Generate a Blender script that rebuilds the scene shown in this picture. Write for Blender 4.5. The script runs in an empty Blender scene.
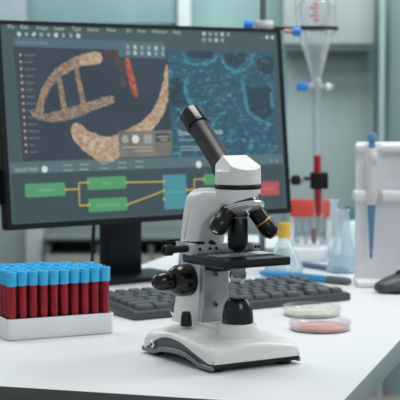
import bpy, bmesh, math, random
from mathutils import Vector, Matrix
random.seed(7)
sc = bpy.context.scene
COL = sc.collection
TZ = 0.74                      # desk top height
CAMH = TZ + 0.305
FPX = 1450.0
PITCH = math.atan(108 / FPX)
rad = math.radians

# ------------------------------------------------------------------ camera
cam = bpy.data.cameras.new('camera')
cam.sensor_width = 36.0
cam.lens = FPX / 400 * 36.0
cam.clip_start = 0.05
cam.dof.use_dof = True
cam.dof.focus_distance = 1.60
cam.dof.aperture_fstop = 14.0
co = bpy.data.objects.new('camera', cam)
COL.objects.link(co)
co.location = (0, 0, CAMH)
co.rotation_euler = (math.pi / 2 - PITCH, 0, 0)
sc.camera = co

_F = Vector((0, math.cos(PITCH), -math.sin(PITCH)))
_R = Vector((1, 0, 0))
_U = Vector((0, math.sin(PITCH), math.cos(PITCH)))
def ray(x, y): return _F + _R * ((x - 200) / FPX) + _U * ((200 - y) / FPX)
def at(x, y, d):               # world point seen at (x, y) standing d metres away
    r = ray(x, y)
    return Vector((0, 0, CAMH)) + r * (d / r.y)
def on(x, y, z=TZ):            # world point seen at (x, y) on the level z
    r = ray(x, y)
    return Vector((0, 0, CAMH)) + r * ((z - CAMH) / r.z)

# ------------------------------------------------------------------ materials
MATS = {}
def mat(name, col, rough=0.5, metal=0.0, spec=0.5, emit=None, es=1.0, noise=0.0, nscale=40.0, coat=0.0, bump=0.0):
    if name in MATS: return MATS[name]
    m = bpy.data.materials.new(name); m.use_nodes = True
    nt = m.node_tree; b = nt.nodes['Principled BSDF']
    b.inputs['Base Color'].default_value = (*col, 1)
    b.inputs['Roughness'].default_value = rough
    b.inputs['Metallic'].default_value = metal
    b.inputs['Specular IOR Level'].default_value = spec
    b.inputs['Coat Weight'].default_value = coat
    if emit:
        b.inputs['Emission Color'].default_value = (*emit, 1)
        b.inputs['Emission Strength'].default_value = es
    if noise or bump:
        tc = nt.nodes.new('ShaderNodeTexCoord')
        n = nt.nodes.new('ShaderNodeTexNoise'); n.inputs['Scale'].default_value = nscale
        n.inputs['Detail'].default_value = 4
        nt.links.new(tc.outputs['Object'], n.inputs['Vector'])
        if noise:
            r = nt.nodes.new('ShaderNodeValToRGB')
            r.color_ramp.elements[0].position = .3; r.color_ramp.elements[1].position = .7
            r.color_ramp.elements[0].color = (*[c * (1 - noise) for c in col], 1)
            r.color_ramp.elements[1].color = (*[min(1, c * (1 + noise)) for c in col], 1)
            nt.links.new(n.outputs['Fac'], r.inputs['Fac'])
            nt.links.new(r.outputs['Color'], b.inputs['Base Color'])
        if bump:
            bp = nt.nodes.new('ShaderNodeBump'); bp.inputs['Strength'].default_value = bump
            bp.inputs['Distance'].default_value = .001
            nt.links.new(n.outputs['Fac'], bp.inputs['Height'])
            nt.links.new(bp.outputs['Normal'], b.inputs['Normal'])
    MATS[name] = m
    return m

def glass(name, tint=(.93, .96, .97), edge=(.8, .87, .9), edge_amt=.55, base_amt=.06, gloss=.16, through=0.0):
    """thin clear glass: see-through face on, milky and shiny toward the edges"""
    if name in MATS: return MATS[name]
    m = bpy.data.materials.new(name); m.use_nodes = True
    nt = m.node_tree; nt.nodes.clear()
    out = nt.nodes.new('ShaderNodeOutputMaterial')
    tr = nt.nodes.new('ShaderNodeBsdfTransparent'); tr.inputs[0].default_value = (*tint, 1)
    df = nt.nodes.new('ShaderNodeBsdfPrincipled'); df.inputs['Base Color'].default_value = (*edge, 1)
    df.inputs['Roughness'].default_value = .12
    gl = nt.nodes.new('ShaderNodeBsdfGlossy'); gl.inputs['Roughness'].default_value = .06
    lw = nt.nodes.new('ShaderNodeLayerWeight'); lw.inputs['Blend'].default_value = .35
    mp = nt.nodes.new('ShaderNodeMapRange')
    mp.inputs['To Min'].default_value = base_amt; mp.inputs['To Max'].default_value = edge_amt
    nt.links.new(lw.outputs['Facing'], mp.inputs['Value'])
    m1 = nt.nodes.new('ShaderNodeMixShader'); m2 = nt.nodes.new('ShaderNodeMixShader')
    nt.links.new(mp.outputs['Result'], m1.inputs[0])
    surf = df
    if through:
        tl = nt.nodes.new('ShaderNodeBsdfTranslucent'); tl.inputs[0].default_value = (*edge, 1)
        surf = nt.nodes.new('ShaderNodeMixShader'); surf.inputs[0].default_value = through
        nt.links.new(df.outputs[0], surf.inputs[1]); nt.links.new(tl.outputs[0], surf.inputs[2])
    nt.links.new(tr.outputs[0], m1.inputs[1]); nt.links.new(surf.outputs[0], m1.inputs[2])
    mu = nt.nodes.new('ShaderNodeMath'); mu.operation = 'MULTIPLY'; mu.inputs[1].default_value = gloss * 2
    nt.links.new(lw.outputs['Fresnel'], mu.inputs[0])
    nt.links.new(mu.outputs[0], m2.inputs[0])
    nt.links.new(m1.outputs[0], m2.inputs[1]); nt.links.new(gl.outputs[0], m2.inputs[2])
    nt.links.new(m2.outputs[0], out.inputs[0])
    MATS[name] = m
    return m

white_plastic = mat('microscope_white', (.82, .81, .775), .32, noise=.02, nscale=300)
black_gloss = mat('glossy_black', (.006, .006, .007), .16, noise=.1, nscale=60)
black_matt = mat('matt_black', (.008, .008, .009), .42, spec=.3, noise=.15, nscale=200)
tube_black = mat('eyepiece_black', (.02, .018, .019), .36, noise=.15, nscale=200)
dark_grey = mat('dark_grey', (.045, .05, .055), .45, noise=.1, nscale=90)
trim_dark = mat('trim_dark', (.055, .06, .063), .4, noise=.1, nscale=150)
trim_grey = mat('trim_grey', (.17, .18, .185), .35, noise=.06, nscale=150)
steel = mat('steel', (.56, .57, .58), .28, 1.0, noise=.06, nscale=120)
chrome = mat('chrome', (.82, .84, .86), .1, 1.0, noise=.02)
plate_grey = mat('plate_grey', (.44, .46, .47), .38, .55, noise=.04, nscale=60)
silver = mat('silver_paint', (.58, .59, .59), .34, .35, noise=.04, nscale=120)
brass = mat('brass_ring', (.72, .43, .08), .3, .7, noise=.05)
bronze = mat('bronze_dark', (.17, .11, .085), .3, .6, noise=.1)
desk_white = mat('desk_white', (.70, .708, .715), .33, noise=.015, nscale=8, spec=.4)
edge_front_shaded = mat('desk_edge_shaded', (.10, .10, .09), .5, noise=.05, nscale=20)  # shade of the front face put into a darker colour
edge_side = mat('desk_side', (.30, .37, .38), .5, noise=.05, nscale=20)
screw_m = mat('screw', (.25, .26, .27), .3, .9, noise=.1)

# ------------------------------------------------------------------ mesh builder
class MB:
    def __init__(s): s.bm = bmesh.new(); s.mi = 0
    def _faces(s, fs):
        for f in fs: f.material_index = s.mi
    def box(s, c, size, bevel=0.0, segs=2, M=None):
        b = bmesh.new()
        bmesh.ops.create_cube(b, size=1.0)
        bmesh.ops.scale(b, vec=size, verts=b.verts)
        if bevel:
            bmesh.ops.bevel(b, geom=b.edges[:], offset=bevel, segments=segs, profile=.5, affect='EDGES')
        T = Matrix.Translation(c)
        if M is not None: T = T @ M
        bmesh.ops.transform(b, matrix=T, verts=b.verts)
        s.add(b); return s
    def add(s, b, M=None):
        if M is not None: bmesh.ops.transform(b, matrix=M, verts=b.verts)
        vm = {}
        for v in b.verts: vm[v] = s.bm.verts.new(v.co)
        for f in b.faces:
            try:
                nf = s.bm.faces.new([vm[v] for v in f.verts]); nf.material_index = s.mi
            except ValueError: pass
        b.free()
    def lathe(s, prof, o=(0, 0, 0), axis=(0, 0, 1), n=32, caps=True):
        """prof: (radius, distance along the axis)"""
        o = Vector(o); ax = Vector(axis).normalized()
        q = Vector((0, 0, 1)).rotation_difference(ax)
        rings = []
        for r, z in prof:
            if r <= 1e-6:
                rings.append([s.bm.verts.new(o + q @ Vector((0, 0, z)))])
            else:
                rings.append([s.bm.verts.new(o + q @ Vector((r * math.cos(2 * math.pi * k / n), r * math.sin(2 * math.pi * k / n), z))) for k in range(n)])
        for a, b in zip(rings, rings[1:]):
            for k in range(n):
                j = (k + 1) % n
                vs = ([a[0], b[j], b[k]] if len(a) == 1 else [a[k], a[j], b[0]] if len(b) == 1 else [a[k], a[j], b[j], b[k]])
                if len(set(vs)) > 2: s._faces([s.bm.faces.new(vs)])
        if caps:
            if len(rings[0]) > 1: s._faces([s.bm.faces.new(rings[0][::-1])])
            if len(rings[-1]) > 1: s._faces([s.bm.faces.new(rings[-1])])
        return s
    def rod(s, p0, p1, r0, r1=None, n=20):
        p0 = Vector(p0); p1 = Vector(p1); r1 = r0 if r1 is None else r1
        return s.lathe([(r0, 0), (r1, (p1 - p0).length)], p0, p1 - p0, n)
    def prism(s, poly, lo, hi, bevel=0.0, segs=3, M=None):
        """poly in the (y, z) plane, swept along x from lo to hi"""
        b = bmesh.new()
        A = [b.verts.new((lo, y, z)) for y, z in poly]; B = [b.verts.new((hi, y, z)) for y, z in poly]
        b.faces.new(A[::-1]); b.faces.new(B)
        n = len(poly)
        for k in range(n): b.faces.new([A[k], A[(k + 1) % n], B[(k + 1) % n], B[k]])
        bmesh.ops.recalc_face_normals(b, faces=b.faces[:])
        if bevel:
            eds = [e for e in b.edges if abs(e.verts[0].co.x - e.verts[1].co.x) < 1e-7]
            bmesh.ops.bevel(b, geom=eds, offset=bevel, segments=segs, profile=.5, affect='EDGES', clamp_overlap=True)
        s.add(b, M); return s
    def sweep(s, pts, r, n=10):
        pts = [Vector(p) for p in pts]; rings = []
        for i, p in enumerate(pts):
            t = (pts[min(i + 1, len(pts) - 1)] - pts[max(i - 1, 0)]).normalized()
            q = Vector((0, 0, 1)).rotation_difference(t)
            rr = r[i] if isinstance(r, (list, tuple)) else r
            rings.append([s.bm.verts.new(p + q @ Vector((rr * math.cos(2 * math.pi * k / n), rr * math.sin(2 * math.pi * k / n), 0))) for k in range(n)])
        for a, b in zip(rings, rings[1:]):
            for k in range(n): s._faces([s.bm.faces.new([a[k], a[(k + 1) % n], b[(k + 1) % n], b[k]])])
        s._faces([s.bm.faces.new(rings[0][::-1]), s.bm.faces.new(rings[-1])])
        return s
    def flat(s, pts): s._faces([s.bm.faces.new([s.bm.verts.new(p) for p in pts])]); return s
    def build(s, name, mats, parent=None, loc=None, rz=None, smooth=35, recalc=True):
        if recalc: bmesh.ops.recalc_face_normals(s.bm, faces=s.bm.faces[:])
        me = bpy.data.meshes.new(name); s.bm.to_mesh(me); s.bm.free()
        for m in (mats if isinstance(mats, (list, tuple)) else [mats]): me.materials.append(m)
        if smooth:
            for p in me.polygons: p.use_smooth = True
            me.set_sharp_from_angle(angle=rad(smooth))
        o = bpy.data.objects.new(name, me); COL.objects.link(o)
        if parent: o.parent = parent
        if loc is not None: o.location = loc
        if rz is not None: o.rotation_euler = (0, 0, rz)
        return o

def tag(o, label=None, cat=None, group=None, kind=None):
    for k, v in (('label', label), ('category', cat), ('group', group), ('kind', kind)):
        if v: o[k] = v
    return o
def empty(name, loc, rz=0.0):
    o = bpy.data.objects.new(name, None); COL.objects.link(o)
    o.empty_display_size = .02; o.location = loc; o.rotation_euler = (0, 0, rz)
    return o
def copy_tree(o, parent=None):
    c = o.copy(); COL.objects.link(c)
    if parent: c.parent = parent
    for ch in [x for x in bpy.data.objects if x.parent == o]: copy_tree(ch, c)
    return c
def rrect(hx, hy, r, n=5):
    P = []
    for cx, cy, a in ((hx - r, hy - r, 0), (-hx + r, hy - r, 90), (-hx + r, -hy + r, 180), (hx - r, -hy + r, 270)):
        for k in range(n + 1):
            t = rad(a + 90 * k / n); P.append((cx + r * math.cos(t), cy + r * math.sin(t)))
    return P
def slab(mb, poly, z0, z1, bev=0.0):
    """poly in (x, y), extruded from z0 to z1, top edge rounded"""
    b = bmesh.new(); n = len(poly)
    A = [b.verts.new((x, y, z0)) for x, y in poly]; B = [b.verts.new((x, y, z1)) for x, y in poly]
    b.faces.new(A[::-1]); b.faces.new(B)
    for k in range(n): b.faces.new([A[k], A[(k + 1) % n], B[(k + 1) % n], B[k]])
    if bev:
        bmesh.ops.bevel(b, geom=[e for e in b.edges if all(abs(v.co.z - z1) < 1e-7 for v in e.verts)], offset=bev, segments=3, profile=.5, affect='EDGES')
    mb.add(b)

# ------------------------------------------------------------------ room
def plane_obj(name, pts, m):
    o = MB().flat(pts).build(name, m, smooth=0); tag(o, kind='structure'); return o
plane_obj('floor', [(-4, -1, 0), (4, -1, 0), (4, 5.3, 0), (-4, 5.3, 0)], mat('floor_vinyl', (.27, .24, .22), .5, noise=.06, nscale=6))
WD = 5.2
wall_m = mat('wall_teal', (.29, .46, .46), .6, noise=.06, nscale=1.5)
plane_obj('wall_back', [(-4, WD, 0), (4, WD, 0), (4, WD, 3), (-4, WD, 3)], wall_m)
def wpx(x, y, d=WD): return at(x, y, d)
def wall_panel(name, x0, y0, x1, y1, d, thick, m, kind='structure'):
    a = at(x0, y1, d); b = at(x1, y0, d)
    o = MB().box(((a.x + b.x) / 2, d + thick / 2, (a.z + b.z) / 2), (b.x - a.x, thick, b.z - a.z), .004).build(name, m)
    tag(o, kind=kind); return o
wall_panel('trim_1', 178, -60, 191, 420, 5.12, .08, mat('mullion_white', (.58, .65, .68), .45, noise=.02))
wall_panel('trim_2', -20, -60, 26, 420, 5.10, .1, mat('pier_grey', (.27, .33, .36), .6, noise=.04))
wall_panel('trim_3', 377, -60, 386, 420, 4.9, .05, mat('frame_pale', (.35, .44, .45), .5, noise=.03))
wall_panel('wall_right', 285, -60, 376, 420, 5.15, .05, mat('wall_grey', (.31, .40, .40), .6, noise=.06, nscale=2))
wall_panel('window_1', 386, -60, 520, 420, 4.95, .01, mat('pane_blue', (.20, .29, .31), .2, noise=.08, nscale=2))
wall_panel('trim_4', 26, -60, 176, 24, 5.15, .05, mat('teal_band', (.25, .41, .425), .5, noise=.14, nscale=3))
wall_panel('lower_wall_darkener', 27, 190, 282, 260, 5.0, .04, mat('lower_wall_darkened', (.21, .26, .265), .6, noise=.05, nscale=3))  # panel added only to darken the lower part of the far wall
# hanging cabinet at the upper right of the far wall
def wall_cabinet():
    a = at(283, 50, 4.95); b = at(377, -50, 4.95)
    w = b.x - a.x; h = b.z - a.z
    r = empty('wall_cabinet', ((a.x + b.x) / 2, 5.05, a.z))
    tag(r, 'pale grey wall cabinet hung on the far wall above the glass funnel', 'cabinet')
    m = mat('cabinet_grey', (.40, .47, .46), .5, noise=.04, nscale=4)
    MB().box((0, .03, h / 2), (w, .14, h), .004).build('cabinet_body', mat('cabinet_dark', (.22, .31, .32), .5, noise=.05), r)
    for k in (0, 1):
        d = MB().box((-w / 4 + k * w / 2, -.05, h / 2 + .012), (w / 2 - .006, .018, h - .02), .003).build('door', m, r)
        MB().box(((-1 if k else 1) * .03 + (-w / 4 + k * w / 2) + (w / 8 if not k else -w / 8), -.065, .1), (.01, .014, .07), .003).build('handle', mat('handle_grey', (.26, .31, .30), .4, .4), d)
wall_cabinet()
# low side bench by the far wall
def side_bench():
    d = 4.7
    a = at(44, 268, d); b = at(258, 237, d)
    x0, x1 = a.x, b.x; zt = b.z
    r = empty('side_bench', ((x0 + x1) / 2, d + .2, 0))
    tag(r, 'low grey side bench with dark open shelves along the far wall', 'bench')
    w = x1 - x0
    z_lo = at(44, 255, d).z
    MB().box((0, 0, zt - .004), (w, .42, .012), .003).build('worktop', mat('bench_top', (.12, .15, .155), .5, noise=.04), r)
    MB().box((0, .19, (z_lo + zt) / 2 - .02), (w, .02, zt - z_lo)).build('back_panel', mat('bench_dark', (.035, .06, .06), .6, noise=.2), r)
    for k in range(5):
        MB().box((-w / 2 + .01 + k * (w - .02) / 4, 0, (z_lo + zt) / 2 - .022), (.016, .38, zt - z_lo - .012)).build('divider', mat('bench_div', (.10, .14, .14), .6, noise=.1), r)
    for k in range(2):
        MB().box((-w / 4 + k * w / 2, 0, z_lo / 2), (w / 2 - .004, .40, z_lo), .004).build('drawer', mat('bench_beige', (.20, .20, .18), .55, noise=.05), r)
side_bench()
def pale_column():
    d = 4.75
    a = at(26, 300, d); b = at(43, 225, d)
    o = MB().box(((a.x + b.x) / 2, d + .1, b.z / 2), (b.x - a.x, .2, b.z), .006).build('storage_pedestal', mat('pedestal', (.29, .34, .35), .5, noise=.04))
    tag(o, 'narrow pale pedestal cabinet at the left end of the far bench', 'cabinet')
pale_column()
plane_obj('wall_left', [at(-80, 420, 5.05), at(27, 420, 5.05), at(27, 200, 5.05), at(-80, 200, 5.05)], mat('wall_left_grey', (.23, .28, .29), .6, noise=.04, nscale=2))

# ------------------------------------------------------------------ desk
def desk():
    yaw = rad(-16.5)
    corner = Vector((.134, 1.390))                  # near right corner
    ex = Vector((math.cos(yaw), math.sin(yaw))); ey = Vector((-math.sin(yaw), math.cos(yaw)))
    Wd, Ln, Th = .56, 1.62, .0285
    c = corner - ex * Wd / 2 + ey * Ln / 2
    r = empty('desk', (c.x, c.y, 0), yaw)
    tag(r, 'long white laboratory desk that carries the microscope, monitor and glassware', 'desk')
    mb = MB(); b = bmesh.new()
    bmesh.ops.create_cube(b, size=1.0)
    bmesh.ops.scale(b, vec=(Wd, Ln, Th), verts=b.verts)
    bmesh.ops.bevel(b, geom=b.edges[:], offset=.0022, segments=2, profile=.5, affect='EDGES')
    bmesh.ops.translate(b, vec=(0, 0, TZ - Th / 2), verts=b.verts)
    mb.add(b)
    mb.bm.normal_update()
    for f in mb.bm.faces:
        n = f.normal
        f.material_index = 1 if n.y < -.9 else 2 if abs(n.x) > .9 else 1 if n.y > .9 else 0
    mb.build('desktop', [desk_white, edge_front_shaded, edge_side], r)
    for sx in (-1, 1):
        for sy in (-1, 1):
            MB().box((sx * (Wd / 2 - .05), sy * (Ln / 2 - .06), (TZ - Th) / 2), (.045, .045, TZ - Th), .004).build('leg', mat('desk_leg', (.4, .41, .42), .4, .5), r)
        MB().box((sx * (Wd / 2 - .05), 0, TZ - Th - .02), (.03, Ln - .18, .04), .003).build('rail', MATS['desk_leg'], r)
desk()

# ------------------------------------------------------------------ microscope (x: sideways, -y: front, z up)
def microscope():
    rz = rad(31.5)
    r = empty('microscope', (.0206, 1.648, TZ), rz)
    tag(r, 'white monocular microscope with black eyepiece tube standing in the middle of the desk', 'microscope')
    OF = .0415                                       # optical axis is this far forward
    # ---- base: stations along the length
    def interp(tab, t):
        for (a, va), (b, vb) in zip(tab, tab[1:]):
            if t <= b:
                k = (t - a) / (b - a); k = k * k * (3 - 2 * k) * .35 + k * .65
                return va + (vb - va) * k
        return tab[-1][1]
    top = [(-.080, .013), (-.0785, .019), (-.075, .0245), (-.068, .0305), (-.056, .0355), (-.04, .038), (-.01, .0385), (.03, .037), (.055, .0345), (.070, .031), (.076, .027), (.0785, .0215)]
    low = [(-.080, .004), (-.0743, .0045), (-.06, .012), (-.045, .0205), (-.025, .0262), (-.0097, .027), (.01, .0255), (.03, .0205), (.05, .0150), (.0708, .0100), (.0785, .0098)]
    stat = [-.080, -.0785, -.0765, -.074, -.071, -.067, -.062, -.056, -.05, -.04, -.03, -.02, -.01, 0, .01, .02, .03, .04, .05, .058, .064, .070, .0735, .0765, .0785]
    mb = MB(); prev = None
    rings = []
    for F in stat:
        zt = interp(top, F); zl = interp(low, F)
        hw = .057
        e = max(0, (abs(F) - .068)) / .012
        hw -= .006 * min(1, e) ** 2
        rr = min(.011, max(.0015, (zt - zl) * .85))
        ring = []
        for sd in (-1, 1):
            drop = (.0055 if sd < 0 else .0078) * min(1, max(0, (zt - .018) / .018))
            ze = zt - drop; rr = min(.010, max(.0015, (ze - zl) * .85))
            half = [(sd * hw, zl)]
            for k in range(7):
                t = math.pi / 2 * k / 6
                half.append((sd * (hw - rr * (1 - math.cos(t))), ze - rr + rr * math.sin(t)))
            for k in range(1, 7):
                u = 1 - k / 7
                half.append((sd * (hw - rr) * u, zt - drop * u ** 1.8))
            ring += half if sd < 0 else half[::-1]
        rings.append([mb.bm.verts.new((x * (1.10 if x > 0 else 1), -F, z)) for x, z in ring])
    for a, b in zip(rings, rings[1:]):
        n = len(a)
        for k in range(n): mb.bm.faces.new([a[k], a[(k + 1) % n], b[(k + 1) % n], b[k]])
    mb.bm.faces.new(rings[0]); mb.bm.faces.new(rings[-1][::-1])
    base = mb.build('base', white_plastic, r, smooth=40)
    # raised collar carrying the lamp, running back to the pillar
    MB().lathe([(.0245, .030), (.0228, .0375), (.0218, .040), (.0213, .0455), (.0195, .047), (0, .047)], (0, -OF, 0), n=40).build('lamp_collar', white_plastic, r, smooth=50)
    MB().prism([(-OF + .012, .034), (-OF + .012, .0425), (.0, .0425), (.072, .043), (.077, .034)], -.0183, .0183, .003).build('pillar_foot', white_plastic, r)
    # dark arch band under the white shell
    opening = [(-.052, .0025), (-.047, .0042), (-.0357, .0072), (-.02, .0092), (-.0097, .0098), (.005, .0102), (.0198, .0096), (.032, .0072), (.042, .0048), (.0486, .0025)]
    upper = [(f, interp(low, f) + .003) for f in [-.0775, -.0743, -.068, -.06, -.052, -.045, -.035, -.025, -.015, -.0097, 0, .01, .02, .03, .04, .05, .06, .0708, .0765]]
    poly = [(-f, z) for f, z in upper] + [(-.0765, .0058)] + [(-f, max(z, .0058)) for f, z in opening[::-1]] + [(.0775, .0050)]
    MB().prism(poly, -.0545, .0600).build('base_trim', trim_dark, r, smooth=30)
    # light lip that follows the arch opening
    outer = [(f, z + .0048 + .001 * math.sin((f + .05) * 30)) for f, z in opening]
    for sx in (-1, 1):
        o = MB().prism([(-f, z) for f, z in [(-.0785, .003), (-.0785, .0082), (-.066, .0088)] + outer + [(.062, .0075), (.0765, .0075), (.0765, .003)] + opening[::-1]],
                       (-.0566 if sx < 0 else .0580), (-.0525 if sx < 0 else .0620), .0006, 1).build('arch_lip', trim_grey, r, smooth=30)
    s = MB().lathe([(.0046, 0), (.0046, .003), (.0036, .0042), (.0028, .0042), (.0026, .001), (0, .001)], (-.0535, .0535, .0135), (-1, 0, 0), 24).build('power_socket', chrome, r)
    MB().lathe([(.0012, 0), (.0012, .004), (0, .0044)], (-.0535, .0535, .0135), (-1, 0, 0), 12).build('pin', black_matt, s)
    for sx in (-1, 1):
        for F in (-.064, .0635):
            MB().lathe([(.0085, 0), (.0098, .004), (.0098, .0075)], (.0465 if sx > 0 else -.043, -F, 0), n=24).build('foot', black_matt, r)
    MB().box((.003, -.0655, .0072), (.114, .022, .0056), .001).build('front_sole', black_matt, r)
    # small black brightness knob beside the pillar
    MB().lathe([(.0068, 0), (.0066, .004), (.0058, .012), (.0044, .0165), (0, .0172)], (-.034, .014, .0385), n=28).build('brightness_knob', black_gloss, r)
    # ---- arm
    prof = [(-.078, .036), (-.0815, .042), (-.0815, .054), (-.0775, .070), (-.0715, .090), (-.0675, .108), (-.062, .132), (-.0555, .164), (-.0515, .178), (-.047, .1865), (-.040, .1918), (-.030, .1945), (0, .1950), (.040, .1945),
            (.046, .185), (.042, .175), (.030, .1715), (.0135, .1665), (.003, .160), (-.006, .151), (-.0105, .142), (-.0125, .13), (-.0125, .036)]
    b = bmesh.new(); hw = .018
    def rows(x, inset):
        out = []
        n = len(prof)
        for k in range(n):
            p = Vector(prof[k]); a = Vector(prof[k - 1]); c = Vector(prof[(k + 1) % n])
            t = (c - a).normalized(); nrm = Vector((-t.y, t.x))
            back = 1.0 if p.x < -.02 and (p.y > .17 or p.x < -.03) else .35
            q = p + (-nrm) * 0 + nrm * (-inset * back)
            out.append(b.verts.new((x, -q.x, q.y)))
        return out
    secs = []
    R = .0115
    for k in range(6):
        t = math.pi / 2 * k / 5
        secs.append((-hw + R * (1 - math.sin(t)) if False else -hw + R * (1 - math.cos(math.pi / 2 - t)) , R * (1 - math.sin(t))))
    secs = [(-hw + R * (1 - math.sin(math.pi / 2 * k / 5)) , R * (1 - math.cos(math.pi / 2 * k / 5))) for k in range(5, -1, -1)]
    seq = secs + [(-x, i) for x, i in secs[::-1]]
    rr = [rows(x, i) for x, i in seq]
    for A, B in zip(rr, rr[1:]):
        n = len(A)
        for k in range(n): b.faces.new([A[k], A[(k + 1) % n], B[(k + 1) % n], B[k]])
    b.faces.new(rr[0]); b.faces.new(rr[-1])
    mb = MB(); mb.add(b); mb.build('arm', white_plastic, r, smooth=50)
    # slide plate on the pillar front, with two screws
    pl = MB().box((0, .0080, .079), (.0345, .009, .084), .0008).build('slide_plate', plate_grey, r)
    MB().box((0, .0085, .0375), (.033, .006, .010), .0005).build('plate_gap', black_matt, r)
    for z in (.097, .062):
        sc_ = MB().lathe([(.0036, 0), (.0036, .0012), (.0030, .0018), (0, .0018)], (-.0015, .0036, z), (0, -1, 0), 20).build('screw', screw_m, pl)
        MB().lathe([(.0017, 0), (.0017, .0006), (0, .0006)], (-.0015, .00165, z), (0, -1, 0), 6).build('hex_socket', black_matt, sc_)
    # ---- focus knob
    k = MB().lathe([(.0135, 0), (.0182, .001), (.0188, .004), (.0188, .012), (.0178, .018), (.0150, .0235), (.0118, .0255), (.0, .0255)], (-.0178, .032, .0885), (-1, 0, 0), 40).build('coarse_focus_knob', black_gloss, r, smooth=40)
    MB().lathe([(.0098, 0), (.0108, .003), (.0116, .008), (.0112, .0145), (.0092, .020), (.0055, .0235), (0, .0247)], (-.0430, .032, .0885), (-1, 0, 0), 36).build('fine_focus_knob', black_gloss, k, smooth=60)
    # ---- stage
    st = MB().box((0, -.038, .1180), (.088, .0870, .0092), .0008).build('stage', mat('stage_black', (.010, .011, .012), .24, spec=.4, noise=.1, nscale=80), r)
    MB().lathe([(.0085, 0), (.0085, .0004), (.0065, .0004), (.0065, 0)], (0, -OF, .1226), n=28, caps=False).build('light_opening', steel, st)
    MB().box((0, -.004, .1080), (.030, .030, .011), .001).build('stage_bracket', black_matt, r)
    # mechanical slide holder
    h = MB()
    h.box((0.001, -.0065, .1279), (.090, .0052, .0104), .0006)
    h.box((-.0415, -.0085, .1290), (.009, .013, .0128), .0006)
    h.box((.0405, -.012, .1278), (.0085, .013, .0100), .0006)
    h = h.build('slide_holder', silver, r)
    for x in (-.030, -.0165, -.008, .039, .0435):
        MB().lathe([(.0019, 0), (.0019, .0007), (0, .0008)], (x, -.0090 if x < .03 else -.0184, .1283), (0, -1, 0), 14).build('rivet', black_matt, h)
    MB().box((-.012, -.0065, .1338), (.008, .006, .0022), .0006).build('clip_screw', black_matt, h)
    MB().lathe([(.0032, 0), (.0032, .0030), (.0022, .0042), (0, .0042)], (-.0125, -.0065, .1333), n=16).build('thumb_screw', black_matt, h)
    MB().box((-.031, -.003, .1350), (.018, .008, .0030), .0008).build('clip_block', black_matt, h)
    MB().box((-.041, .010, .1330), (.011, .013, .0095), .0008).build('holder_block', silver, h)
    kn = MB()
    kn.lathe([(.0040, 0), (.0040, .0195), (.0040, .020)], (-.0455, -.0078, .1298), (-1, 0, 0), 24)
    kn = kn.build('traverse_knob', black_matt, r)
    mb = MB(); prof2 = [(.0048, 0), (.0062, .0008), (.0062, .0095), (.0054, .0108), (.0030, .0108), (.0026, .0085), (0, .0085)]
    mb.lathe(prof2, (-.0655, -.0078, .1298), (-1, 0, 0), 24)
    for q in range(18):
        a = 2 * math.pi * q / 18
        mb.box((-.0705, -.0078 + .0061 * math.cos(a), .1298 + .0061 * math.sin(a)), (.008, .0009, .0009), M=Matrix.Rotation(a, 4, 'X'))
    mb.build('knob_cap', black_matt, kn)
    MB().rod((-.046, .008, .1385), (-.069, .008, .1385), .0012).build('traverse_rod', black_matt, h)
    # condenser under the stage
    cd = MB()
    cd.lathe([(.0096, .1132), (.0096, .108), (.0088, .1075), (.0088, .104), (.0096, .1035), (.0096, .0985), (.0082, .0945), (.0055, .0915), (0, .0905)], (0, -OF, 0), n=32)
    cd.build('condenser', mat('condenser_metal', (.30, .32, .33), .16, .9, noise=.1), r)
    # lamp on the base
    lp = MB().lathe([(.0176, .0468), (.0178, .0500), (.0174, .0560), (.0163, .0630), (.0142, .0690), (.0118, .0730), (.0104, .0748), (.0090, .0752), (.0086, .0735), (0, .0735)], (0, -OF, 0), n=44).build('lamp_housing', black_gloss, r, smooth=50)
    MB().lathe([(.0084, .0736), (.0060, .0756), (0, .0764)], (0, -OF, 0), n=28).build('lamp_lens', glass('lens_glass', edge_amt=.4, base_amt=.15), lp)
    # ---- body tube and nosepiece
    o = (0, -OF, 0)
    MB().lathe([(.014, .1770), (.019, .1785), (.0232, .1815), (.0250, .1870), (.0254, .1978), (0, .1978)], o, n=56).build('body_tube', white_plastic, r, smooth=40)
    MB().lathe([(.0026, -.001), (.0026, .0028), (0, .0031)], (.0150, -OF - .0198, .1915), (.6, -.8, 0), 14).build('lock_screw', steel, r)
    MB().lathe([(.0256, .1977), (.0261, .1985), (.0261, .2020), (.0256, .2028)], o, n=56).build('head_ring', black_matt, r)
    hd = MB()
    hd.lathe([(.0250, .2026), (.0257, .2034), (.0257, .2093), (.0254, .2097), (.0257, .2101), (.0255, .2172), (.0246, .2185), (0, .2185)], o, n=56)
    # roof-shaped prism housing cut from the same round body
    b = bmesh.new()
    bmesh.ops.create_cone(b, cap_ends=True, segments=56, radius1=.0255, radius2=.0255, depth=.04)
    bmesh.ops.translate(b, vec=(0, -OF, .237), verts=b.verts)
    def cut(p, n):
        g = b.verts[:] + b.edges[:] + b.faces[:]
        res = bmesh.ops.bisect_plane(b, geom=g, plane_co=p, plane_no=n, clear_outer=True)
        ed = [e for e in res['geom_cut'] if isinstance(e, bmesh.types.BMEdge)]
        if ed: bmesh.ops.edgeloop_fill(b, edges=ed)
    ry, rzz = -OF + .0075, .2345                       # ridge
    cut((0, ry, rzz), Vector((0, -.0150, .0325)).normalized())
    cut((0, ry, rzz), Vector((0, .72, .69)).normalized())
    cut((-.0158, 0, rzz), Vector((-1, 0, .28)).normalized())
    cut((.0158, 0, rzz), Vector((1, 0, .28)).normalized())
    hd.add(b)
    hd.build('prism_head', white_plastic, r, smooth=25)
    # eyepiece tube leaning back
    ax = Vector((0, .0654, .0525)).normalized()
    p0 = Vector((0, -OF + .0165, .2110))
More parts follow.
